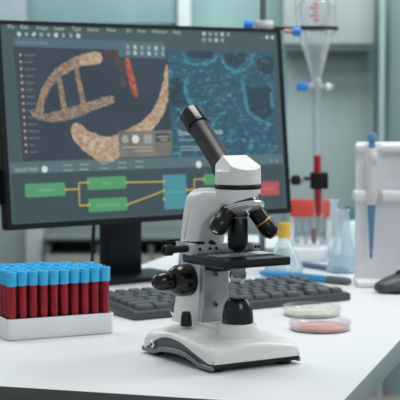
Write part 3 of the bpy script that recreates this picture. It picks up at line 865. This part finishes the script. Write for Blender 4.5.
petri(320, 329.5, .0395, (.60, .33, .31), 'shallow round glass dish with pink gel, nearer of the two dishes', 'agar_pink')
petri(312, 315.0, .0395, (.62, .62, .50), 'shallow round glass dish with pale yellow gel, behind the pink one', 'agar_yellow')

# ------------------------------------------------------------------ mouse
def mouse():
    c = on(378, 294)
    yaw = rad(20)
    r = empty('computer_mouse', (c.x + .055, c.y + .030, TZ), yaw)
    tag(r, 'dark grey computer mouse lying on the right side of the desk', 'computer mouse')
    mb = MB(); rings = []
    L, Wm, Hm = .115, .062, .031
    N = 18; n = 24
    for i in range(N + 1):
        t = i / N; x = -L / 2 + L * t
        e = math.sin(math.pi * min(1, max(0, .04 + .92 * t))) ** .42
        hz = Hm * (.30 + .70 * math.sin(math.pi * (t * .78 + .13)) ** 1.1) * (e * .35 + .65)
        ring = []
        for k in range(n):
            a = 2 * math.pi * k / n
            y = math.cos(a) * Wm / 2 * e * (1 - .06 * math.sin(math.pi * t))
            z = math.sin(a)
            z = hz * (abs(z) ** .75) if z > 0 else -.0
            ring.append(mb.bm.verts.new((x, y, .0045 + z * .86 if math.sin(a) > 0 else .0030)))
        rings.append(ring)
    for a, b in zip(rings, rings[1:]):
        for k in range(n): mb.bm.faces.new([a[k], a[(k + 1) % n], b[(k + 1) % n], b[k]])
    mb.bm.faces.new(rings[0]); mb.bm.faces.new(rings[-1])
    mb.build('mouse_body', mat('mouse_dark', (.055, .055, .058), .42, noise=.1, nscale=90), r, smooth=60)
    slab_ = MB(); slab(slab_, [(x * 1.0, y) for x, y in rrect(L / 2 - .004, Wm / 2 - .003, .024, 8)], 0, .0045, .001)
    slab_.build('mouse_sole', black_matt, r)
    MB().box((.012, .004, .0305), (.050, .030, .006), .0028, M=Matrix.Rotation(rad(-2), 4, 'Y')).build('button_plate', mat('mouse_blue', (.11, .15, .17), .4, noise=.05), r)
    MB().lathe([(.006, -.003), (.0085, -.002), (.0085, .002), (.006, .003)], (-.020, 0, .0250), (0, 1, 0), 20).build('scroll_wheel', black_matt, r)
mouse()

# ------------------------------------------------------------------ pipette stand and pipette
PD = 2.268
def pipette_stand():
    p = on(357, 287)
    x0 = p.x; W_ = .15
    r = empty('pipette_stand', (x0 + W_ / 2, p.y + .03, TZ))
    tag(r, 'white upright pipette stand with two ledges at the right of the desk', 'pipette stand')
    m = mat('stand_white', (.80, .80, .83), .42, noise=.02, nscale=40)
    k = PD / FPX
    MB().box((0, .012, .113), (W_ - .002, .012, .226), .003).build('back_plate', m, r)
    mb = MB()
    mb.box((-W_ / 2 + .008, -.002, .2165), (.019, .030, .012), .003); mb.box((.018, -.002, .2165), (.110, .030, .012), .003)
    mb.build('upper_ledge', m, r)
    mb = MB()
    mb.box((-W_ / 2 + .006, -.004, .1420), (.021, .034, .016), .004); mb.box((.019, -.004, .1420), (.110, .034, .016), .004)
    mb.build('lower_ledge', m, r)
    MB().box((0, -.002, .0045), (W_, .075, .009), .003).build('stand_foot', m, r)
    MB().box((.048, -.006, .178), (.058, .010, .060), .003).build('holder_block', m, r)
    c = at(372, 150, p.y + .012)
    q = empty('pipette', (c.x, p.y + .012, TZ + .052))
    tag(q, 'white pipette with blue plunger and blue tip, hanging on the white stand', 'pipette')
    blue = mat('pipette_blue', (.10, .25, .40), .4, noise=.05)
    z = lambda py: at(372, py, p.y + .012).z - (TZ + .052)
    MB().lathe([(0, z(255)), (.0016, z(254.6)), (.0030, z(248)), (.0048, z(222)), (.0056, z(214)), (.0062, z(208)), (.0064, z(204)), (0, z(204))], n=20).build('nozzle', blue, q)
    b = bmesh.new(); mb = MB()
    mb.lathe([(.0060, z(205)), (.0080, z(203)), (.0090, z(190)), (.0088, z(165)), (.0082, z(152)), (.0066, z(148)), (0, z(148))], n=24)
    mb.build('grip', mat('pipette_white', (.70, .68, .66), .4, noise=.02), q)
    MB().box((.003, -.0085, z(158)), (.010, .006, .016), .0025).build('finger_rest', MATS['pipette_white'], q)
    MB().lathe([(.0052, z(149)), (.0056, z(145)), (.0050, z(144)), (.0050, z(142)), (.0072, z(141)), (.0074, z(136)), (.0064, z(133.4)), (0, z(133))], n=24).build('plunger', mat('pipette_plunger', (.10, .29, .48), .35, noise=.08), q)
    MB().lathe([(.0017, z(258)), (.0021, z(249)), (.0018, z(248))], n=14).build('tip', mat('tip_dark', (.05, .09, .14), .4), q)
pipette_stand()

# ------------------------------------------------------------------ lab stand, funnel, red sample tube
LD = 2.66
def lab_stand():
    p0 = at(262, 300, LD)
    r = empty('clamp_stand', (p0.x, LD, TZ))
    tag(r, 'tall metal clamp stand behind the monitor holding the funnel and red tube', 'clamp stand')
    X = lambda px: at(px, 100, LD).x - p0.x
    Z = lambda py: at(262, py, LD).z - TZ
    rodm = mat('stand_rod', (.16, .19, .20), .3, .8, noise=.05)
    MB().box((.05, .0, .006), (.17, .12, .012), .004).build('stand_base', mat('stand_iron', (.10, .11, .12), .5, noise=.1), r)
    MB().rod((0, 0, .01), (0, 0, Z(-60)), .0058).build('rod', rodm, r)
    b = MB().box((.002, -.004, Z(25.5)), (.034, .022, .018), .004).build('ring_boss', mat('boss_grey', (.55, .57, .58), .35, .5, noise=.05), r)
    MB().lathe([(.007, 0), (.0105, .002), (.0105, .014), (.008, .017), (0, .017)], (-.018, -.006, Z(25.5)), (-1, 0, .1), 20).build('knob', mat('knob_blue', (.02, .19, .60), .35, noise=.05), b)
    # ring that carries the funnel
    rc = Vector((X(315), 0, Z(28.5)))
    mb = MB(); R0, r0, N, n = .0390, .0034, 48, 10
    rg = []
    for i in range(N):
        a = 2 * math.pi * i / N
        rg.append([mb.bm.verts.new(rc + Vector(((R0 + r0 * math.cos(2 * math.pi * j / n)) * math.cos(a), (R0 + r0 * math.cos(2 * math.pi * j / n)) * math.sin(a), r0 * math.sin(2 * math.pi * j / n)))) for j in range(n)])
    for i in range(N):
        for j in range(n): mb.bm.faces.new([rg[i][j], rg[i][(j + 1) % n], rg[(i + 1) % N][(j + 1) % n], rg[(i + 1) % N][j]])
    mb.rod((.014, 0, Z(28)), (rc.x - R0, 0, rc.z), .0032)
    mb.build('support_ring', black_matt, r)
    MB().lathe([(.006, 0), (.0085, .002), (.0085, .014), (0, .016)], (X(291), -.036, Z(32.5)), (1, 0, 0), 18).build('knob', MATS['knob_blue'], r)
    MB().rod((X(283), -.036, Z(32)), (X(291), -.036, Z(32.3)), .004).build('ring_screw', mat('copper_screw', (.42, .25, .22), .4, .4), r)
    # clamp arm for the sample tube
    cl = MB().rod((0, 0, Z(180)), (X(303), 0, Z(180)), .0055).build('clamp_arm', mat('arm_metal', (.20, .21, .22), .4, .9, noise=.1), r)
    MB().box((X(296), -.004, Z(180)), (.016, .016, .018), .003).build('clamp_joint', black_matt, cl)
    MB().box((X(307), 0, Z(178.5)), (.012, .008, .008), .002).build('clamp_link', dark_grey, cl)
    jaw = MB()
    jx = X(320)
    for s in (-1, 1): jaw.box((jx, s * .0125, Z(180.5)), (.030, .007, .030), .003)
    jaw.box((X(312.5), 0, Z(180.5)), (.006, .030, .030), .002)
    jaw.build('clamp_jaw', mat('jaw_black', (.005, .006, .008), .5, noise=.1, spec=.2), r)
    return p0
P0 = lab_stand()
def funnel():
    X = lambda px: at(px, 100, LD).x
    Zs = lambda py: at(315, py, LD).z
    tiltv = Vector((-.026, 0, 1)).normalized()
    b0 = Vector((X(318.3), LD, Zs(157)))
    r = empty('separating_funnel', b0)
    tag(r, 'clear glass separating funnel with blue stopcock held in the black ring', 'separating funnel')
    g = glass('funnel_glass', (.94, .965, .975), (.97, .99, 1.0), 1.0, .15, .4, through=.55)  # edges whitened in the colour to stand in for window reflections
    k = LD / FPX
    h = lambda py: (157 - py) * k
    MB().lathe([(.0068, h(82)), (.0090, h(77)), (.0220, h(52)), (.0345, h(29)), (.0360, h(25)), (.0385, h(8)), (.0385, h(2)), (.0350, h(0)), (.0372, h(-3)), (.0372, h(-28)), (.020, h(-48)), (.012, h(-55)), (.012, h(-70))], (0, 0, 0), tiltv, 40, caps=False).build('funnel_bulb', g, r, smooth=50)
    for j, (py, hw_) in enumerate(((6, .005), (10, .008), (14, .005), (18, .009), (22, .006))):
        mk = MB(); R_ = .0388 if py < 10 else .0386 - (py - 8) * .00017 + .0002
        a0 = rad(-92 - 4 * (j % 2)); n_ = 5
        for q in range(n_):
            a1 = a0 + (q - n_ / 2) * hw_ / R_ / n_ * 2; a2 = a0 + (q + .8 - n_ / 2) * hw_ / R_ / n_ * 2
            ofs = tiltv * (h(py) / tiltv.z)
            mk.flat([ofs + Vector((R_ * math.cos(a_), R_ * math.sin(a_), z_)) for a_, z_ in ((a1, -.0022), (a2, -.0022), (a2, .0022), (a1, .0022))])
        mk.build('scale_mark', mat('scale_red', (.62, .13, .16), .5), r, smooth=0)
    # liquid seen as pale film and etched scale
    MB().lathe([(0, h(79)), (.0075, h(76)), (.0180, h(52)), (.0215, h(46)), (0, h(46))], (0, 0, 0), tiltv, 32).build('clear_liquid', glass('funnel_liquid', (.95, .97, .98), (.9, .95, .97), .4, .10, .15), r, smooth=40)
    MB().lathe([(.0060, h(97)), (.0075, h(92)), (.0095, h(90)), (.0095, h(80)), (.0070, h(78))], (0, 0, 0), tiltv, 24).build('stopcock_body', glass('stopcock_glass', (.9, .93, .94), (.88, .92, .93), .75, .3, .5), r, smooth=40)
    sp = Vector((tiltv.x * h(87), -.004, h(87)))
    MB().rod(sp + Vector((-.016, 0, .0005)), sp + Vector((.030, 0, 0)), .0060, .0042).build('stopcock_plug', MATS['stopcock_glass'], r)
    MB().lathe([(.006, -.003), (.0075, -.001), (.0075, .003), (.005, .005)], sp + Vector((.020, 0, 0)), (1, 0, 0), 20).build('stopcock_nut', mat('nut_white', (.75, .8, .82), .3), r)
    hb = MB(); hb.box(sp + Vector((-.026, 0, .0)), (.021, .013, .0155), .004); hb.build('stopcock_handle', mat('stopcock_blue', (.025, .25, .68), .35, noise=.05), r)
    MB().lathe([(.0048, h(158)), (.0048, h(96)), (.0058, h(95))], (0, 0, 0), tiltv, 20, caps=False).build('stem', g, r, smooth=50)
    # red sample tube below, held by the clamp
    b1 = Vector((X(319.2), LD, Zs(218)))
    t = empty('sample_tube', b1)
    tag(t, 'narrow glass tube of red liquid held upright in the black clamp', 'test tube')
    hh = lambda py: (218 - py) * k
    MB().lathe([(0, 0), (.005, .0012), (.0082, .006), (.0086, .010), (.0086, hh(97)), (.0092, hh(96))], (0, 0, 0), tiltv, 26, caps=False).build('glass_tube', glass('sample_glass', (.95, .97, .98), (.78, .88, .9), .4, .0, .15), t, smooth=50)
    MB().lathe([(0, .0012), (.0045, .002), (.0072, .007), (.0076, .011), (.0076, hh(155)), (0, hh(155))], (0, 0, 0), tiltv, 24).build('red_liquid', mat('red_liquid', (.42, .006, .014), .2, noise=.2, nscale=40, spec=.3), t, smooth=50)
funnel()

# ------------------------------------------------------------------ glassware at the back
def flask(px, py_base, py_top, half_px, cap_m_, label, liquid=None, neck_px=6):
    c = on(px, py_base); k = c.y / FPX
    r = empty('conical_flask', (c.x, c.y, TZ))
    tag(r, label, 'flask', 'flasks at the back of the desk')
    R = half_px * k; H = (py_base - py_top) * k * .99; nr = neck_px * k
    capH = .026 if cap_m_ else .0
    g = glass('flask_glass', (.90, .95, .97), (.78, .90, .94), .65, .26, .16)
    MB().lathe([(0, .001), (R * .9, .001), (R, .004), (R * .96, .010), (nr * 1.15, H * .62), (nr, H * .70), (nr, H * .97), (nr * 1.12, H)], n=40, caps=False).build('flask_glass', g, r, smooth=50)
    if liquid: MB().lathe([(0, .002), (R * .88, .002), (R * .95, .005), (R * .93, .010), (R * .66, H * .27), (0, H * .27)], n=36).build('liquid', liquid, r, smooth=40)
    if cap_m_: 
        MB().lathe([(nr * 1.0, H - capH), (nr * 1.15, H - capH + .001), (nr * 1.15, H - .001), (nr * 1.02, H), (0, H)], n=28).build('cap', cap_m_, r)
flask(284, 272, 221.5, 20, mat('cap_yellow', (.72, .43, .05), .4, noise=.08), 'clear conical flask with a yellow cap, behind the microscope stage', glass('pale_liquid', (.85, .92, .95), (.7, .82, .88), .5, .15), 5.6)
flask(343, 272, 208, 17, None, 'uncapped clear conical flask beside the white pipette stand', glass('aqua_liquid', (.66, .82, .90), (.5, .72, .82), .6, .25), 6)

def red_rack():
    d = 2.80
    a = at(291, 250, d); b = at(330.5, 200, d)
    zt = b.z; zb = at(310, 217, d).z
    w = b.x - a.x; cx = (a.x + b.x) / 2
    r = empty('small_tube_rack', (cx, d + .02, TZ))
    tag(r, 'small test tube rack with a red top plate beyond the monitor', 'test tube rack')
    redm = mat('rack_red', (.66, .075, .055), .4, noise=.06)
    H = zt - TZ
    mb = MB(); hh = zt - zb
    mb.box((0, -.017, H - hh / 2), (w, .004, hh), .001); mb.box((0, .017, H - hh / 2), (w, .004, hh), .001)
    mb.box((-w / 2 + .002, 0, H - hh / 2), (.004, .034, hh), .001); mb.box((w / 2 - .002, 0, H - hh / 2), (.004, .034, hh), .001)
    mb.build('top_plate', redm, r)
    MB().box((0, 0, .004), (w, .038, .008), .002).build('bottom_plate', mat('rack_pale', (.62, .70, .74), .4, noise=.03), r)
    for s in (-1, 1): MB().box((s * (w / 2 - .004), 0, (H - hh) / 2 + .003), (.006, .030, H - hh - .008)).build('side_post', MATS['rack_pale'], r)
    g = glass('clear_tube', (.93, .95, .97), (.80, .86, .90), .55, .14, .35)
    for i in range(4):
        x = -w / 2 + .0145 + i * (w - .029) / 3
        t = empty('clear_test_tube', (cx + x, d + .02, TZ + .009))
        which = ('first', 'second', 'third', 'last')[i]
        tag(t, f'clear glass tube in the small red topped rack, {which} from the left', 'test tube', 'clear tubes in the red topped rack')
        MB().lathe([(0, 0), (.004, .001), (.0066, .006), (.0068, .010), (.0068, H - .006)], n=20, caps=False).build('glass_tube', g, t, smooth=50)
        MB().lathe([(0, .001), (.0035, .0018), (.0056, .0066), (.0058, .011), (.0058, .024 if i != 2 else .030), (0, .024 if i != 2 else .030)], n=18).build('liquid', mat('dark_red', (.30, .012, .03), .2) if i == 2 else glass('tube_water', (.85, .9, .95), (.7, .8, .88), .5, .2), t, smooth=50)
red_rack()
def cylinder_glass():
    c = on(334, 262)
    r = empty('measuring_cylinder', (c.x, c.y, TZ))
    tag(r, 'tall frosted measuring cylinder right of the red topped rack', 'measuring cylinder')
    k = c.y / FPX
    g = glass('frost_glass', (.86, .93, .95), (.78, .88, .92), .6, .30, .35)
    H = (262 - 199) * k
    MB().lathe([(0, .005), (.0085, .006), (.0092, .010), (.0092, H - .004), (.0105, H)], n=28, caps=False).build('cylinder_tube', g, r, smooth=50)
    MB().lathe([(.0165, 0), (.0165, .003), (.0100, .006), (0, .006)], n=6).build('cylinder_foot', mat('foot_pale', (.62, .76, .82), .4), r)
cylinder_glass()
def small_bottle():
    c = on(351.5, 262)
    r = empty('reagent_bottle', (c.x + .004, c.y + .07, TZ))
    tag(r, 'pale reagent bottle with a dark green cap against the pipette stand', 'bottle')
    MB().lathe([(0, 0), (.015, .0), (.0165, .003), (.0165, .055), (.010, .066), (.0075, .070), (.0075, .076), (0, .076)], n=28).build('bottle_body', mat('bottle_pale', (.58, .72, .78), .3, noise=.03), r, smooth=50)
    MB().lathe([(.0098, .072), (.0098, .094), (.0088, .096), (0, .096)], n=24).build('bottle_cap', mat('cap_green', (.07, .17, .20), .4), r)
small_bottle()
def stopper_box():
    c = on(310, 262)
    o = empty('tissue_box', (c.x - .002, c.y + .018, TZ), rad(8))
    tag(o, 'low white box lying in front of the red topped rack', 'box')
    MB().box((0, 0, .012), (.070, .040, .024), .003).build('carton', mat('box_white', (.74, .78, .80), .5, noise=.02), o)
    MB().box((0, 0, .0245), (.045, .018, .001)).build('slot', mat('slot_grey', (.45, .5, .53), .6), o)
stopper_box()
def pen(name, x0, y0, x1, y1, r0, m1, m2, split, label, cat, lift=0.0):
    a = on(x0, y0, TZ + r0); b = on(x1, y1, TZ + r0)
    e = empty(name, ((a + b) / 2).to_tuple()[:2] + (TZ,))
    tag(e, label, cat)
    c = Vector(((a + b) / 2).to_tuple()[:2] + (TZ,))
    A = a - c; B = b - c; S = A + (B - A) * split
    L = (B - A).length
    d = (B - A).normalized()
    MB().lathe([(0, 0), (r0 * .55, .001), (r0 * .9, .010), (r0 * .9, L * split)], A, d, 20).build('barrel', m1, e)
    MB().lathe([(r0, 0), (r0, L * (1 - split) - .006), (r0 * .75, L * (1 - split)), (0, L * (1 - split))], S, d, 20).build('cap', m2, e)
pen('marker_pen', 260, 272.5, 350, 281.5, .0062, mat('marker_blue', (.03, .25, .52), .35, noise=.05), mat('marker_grey', (.09, .11, .12), .4, noise=.05), .76, 'blue marker pen with dark grey cap lying beyond the keyboard', 'pen')
pen('ballpoint_pen', 301, 264, 347, 270.5, .0052, mat('pen_navy', (.03, .08, .20), .35, noise=.05), mat('pen_navy2', (.06, .14, .26), .35), .5, 'short navy pen lying in front of the back glassware', 'pen')

# ------------------------------------------------------------------ light
wd = bpy.data.worlds.new('world'); sc.world = wd; wd.use_nodes = True
bg = wd.node_tree.nodes['Background']
bg.inputs[0].default_value = (.78, .88, .95, 1); bg.inputs[1].default_value = .42
def area(name, loc, target, sx, sy, power, col=(1, 1, 1)):
    l = bpy.data.lights.new(name, 'AREA'); l.shape = 'RECTANGLE'; l.size = sx; l.size_y = sy; l.energy = power; l.color = col
    o = bpy.data.objects.new(name, l); COL.objects.link(o); o.location = loc
    o.rotation_euler = (Vector(target) - Vector(loc)).to_track_quat('-Z', 'Y').to_euler()
area('ceiling_light', (-.1, 2.3, 2.75), (0, 2.1, TZ), 1.2, .9, 28, (1, .985, .96))
area('window_light', (1.9, 3.0, 1.9), (.05, 1.8, TZ), .9, 1.2, 14, (.86, .94, 1))
area('side_light', (-1.5, 3.3, 1.9), (-.05, 1.7, .85), .8, 1.2, 12, (.95, .98, 1))
area('front_fill', (1.1, -.2, 2.2), (.1, 2.0, .8), 1.0, .8, 10, (1, .985, .965))  # added fill that brightens faces turned to the camera
area('glassware_fill', (.95, 2.0, 1.95), (.2, 2.6, .95), .4, .4, 7, (.96, .98, 1))  # added fill to brighten the back glassware and pipette stand
area('room_light', (0, 3.9, 2.7), (0, 5.2, 1.0), 3.0, .6, 50, (.95, 1, 1))
sc.view_settings.view_transform = 'Standard'
sc.view_settings.look = 'None'
sc.view_settings.exposure = 0.0
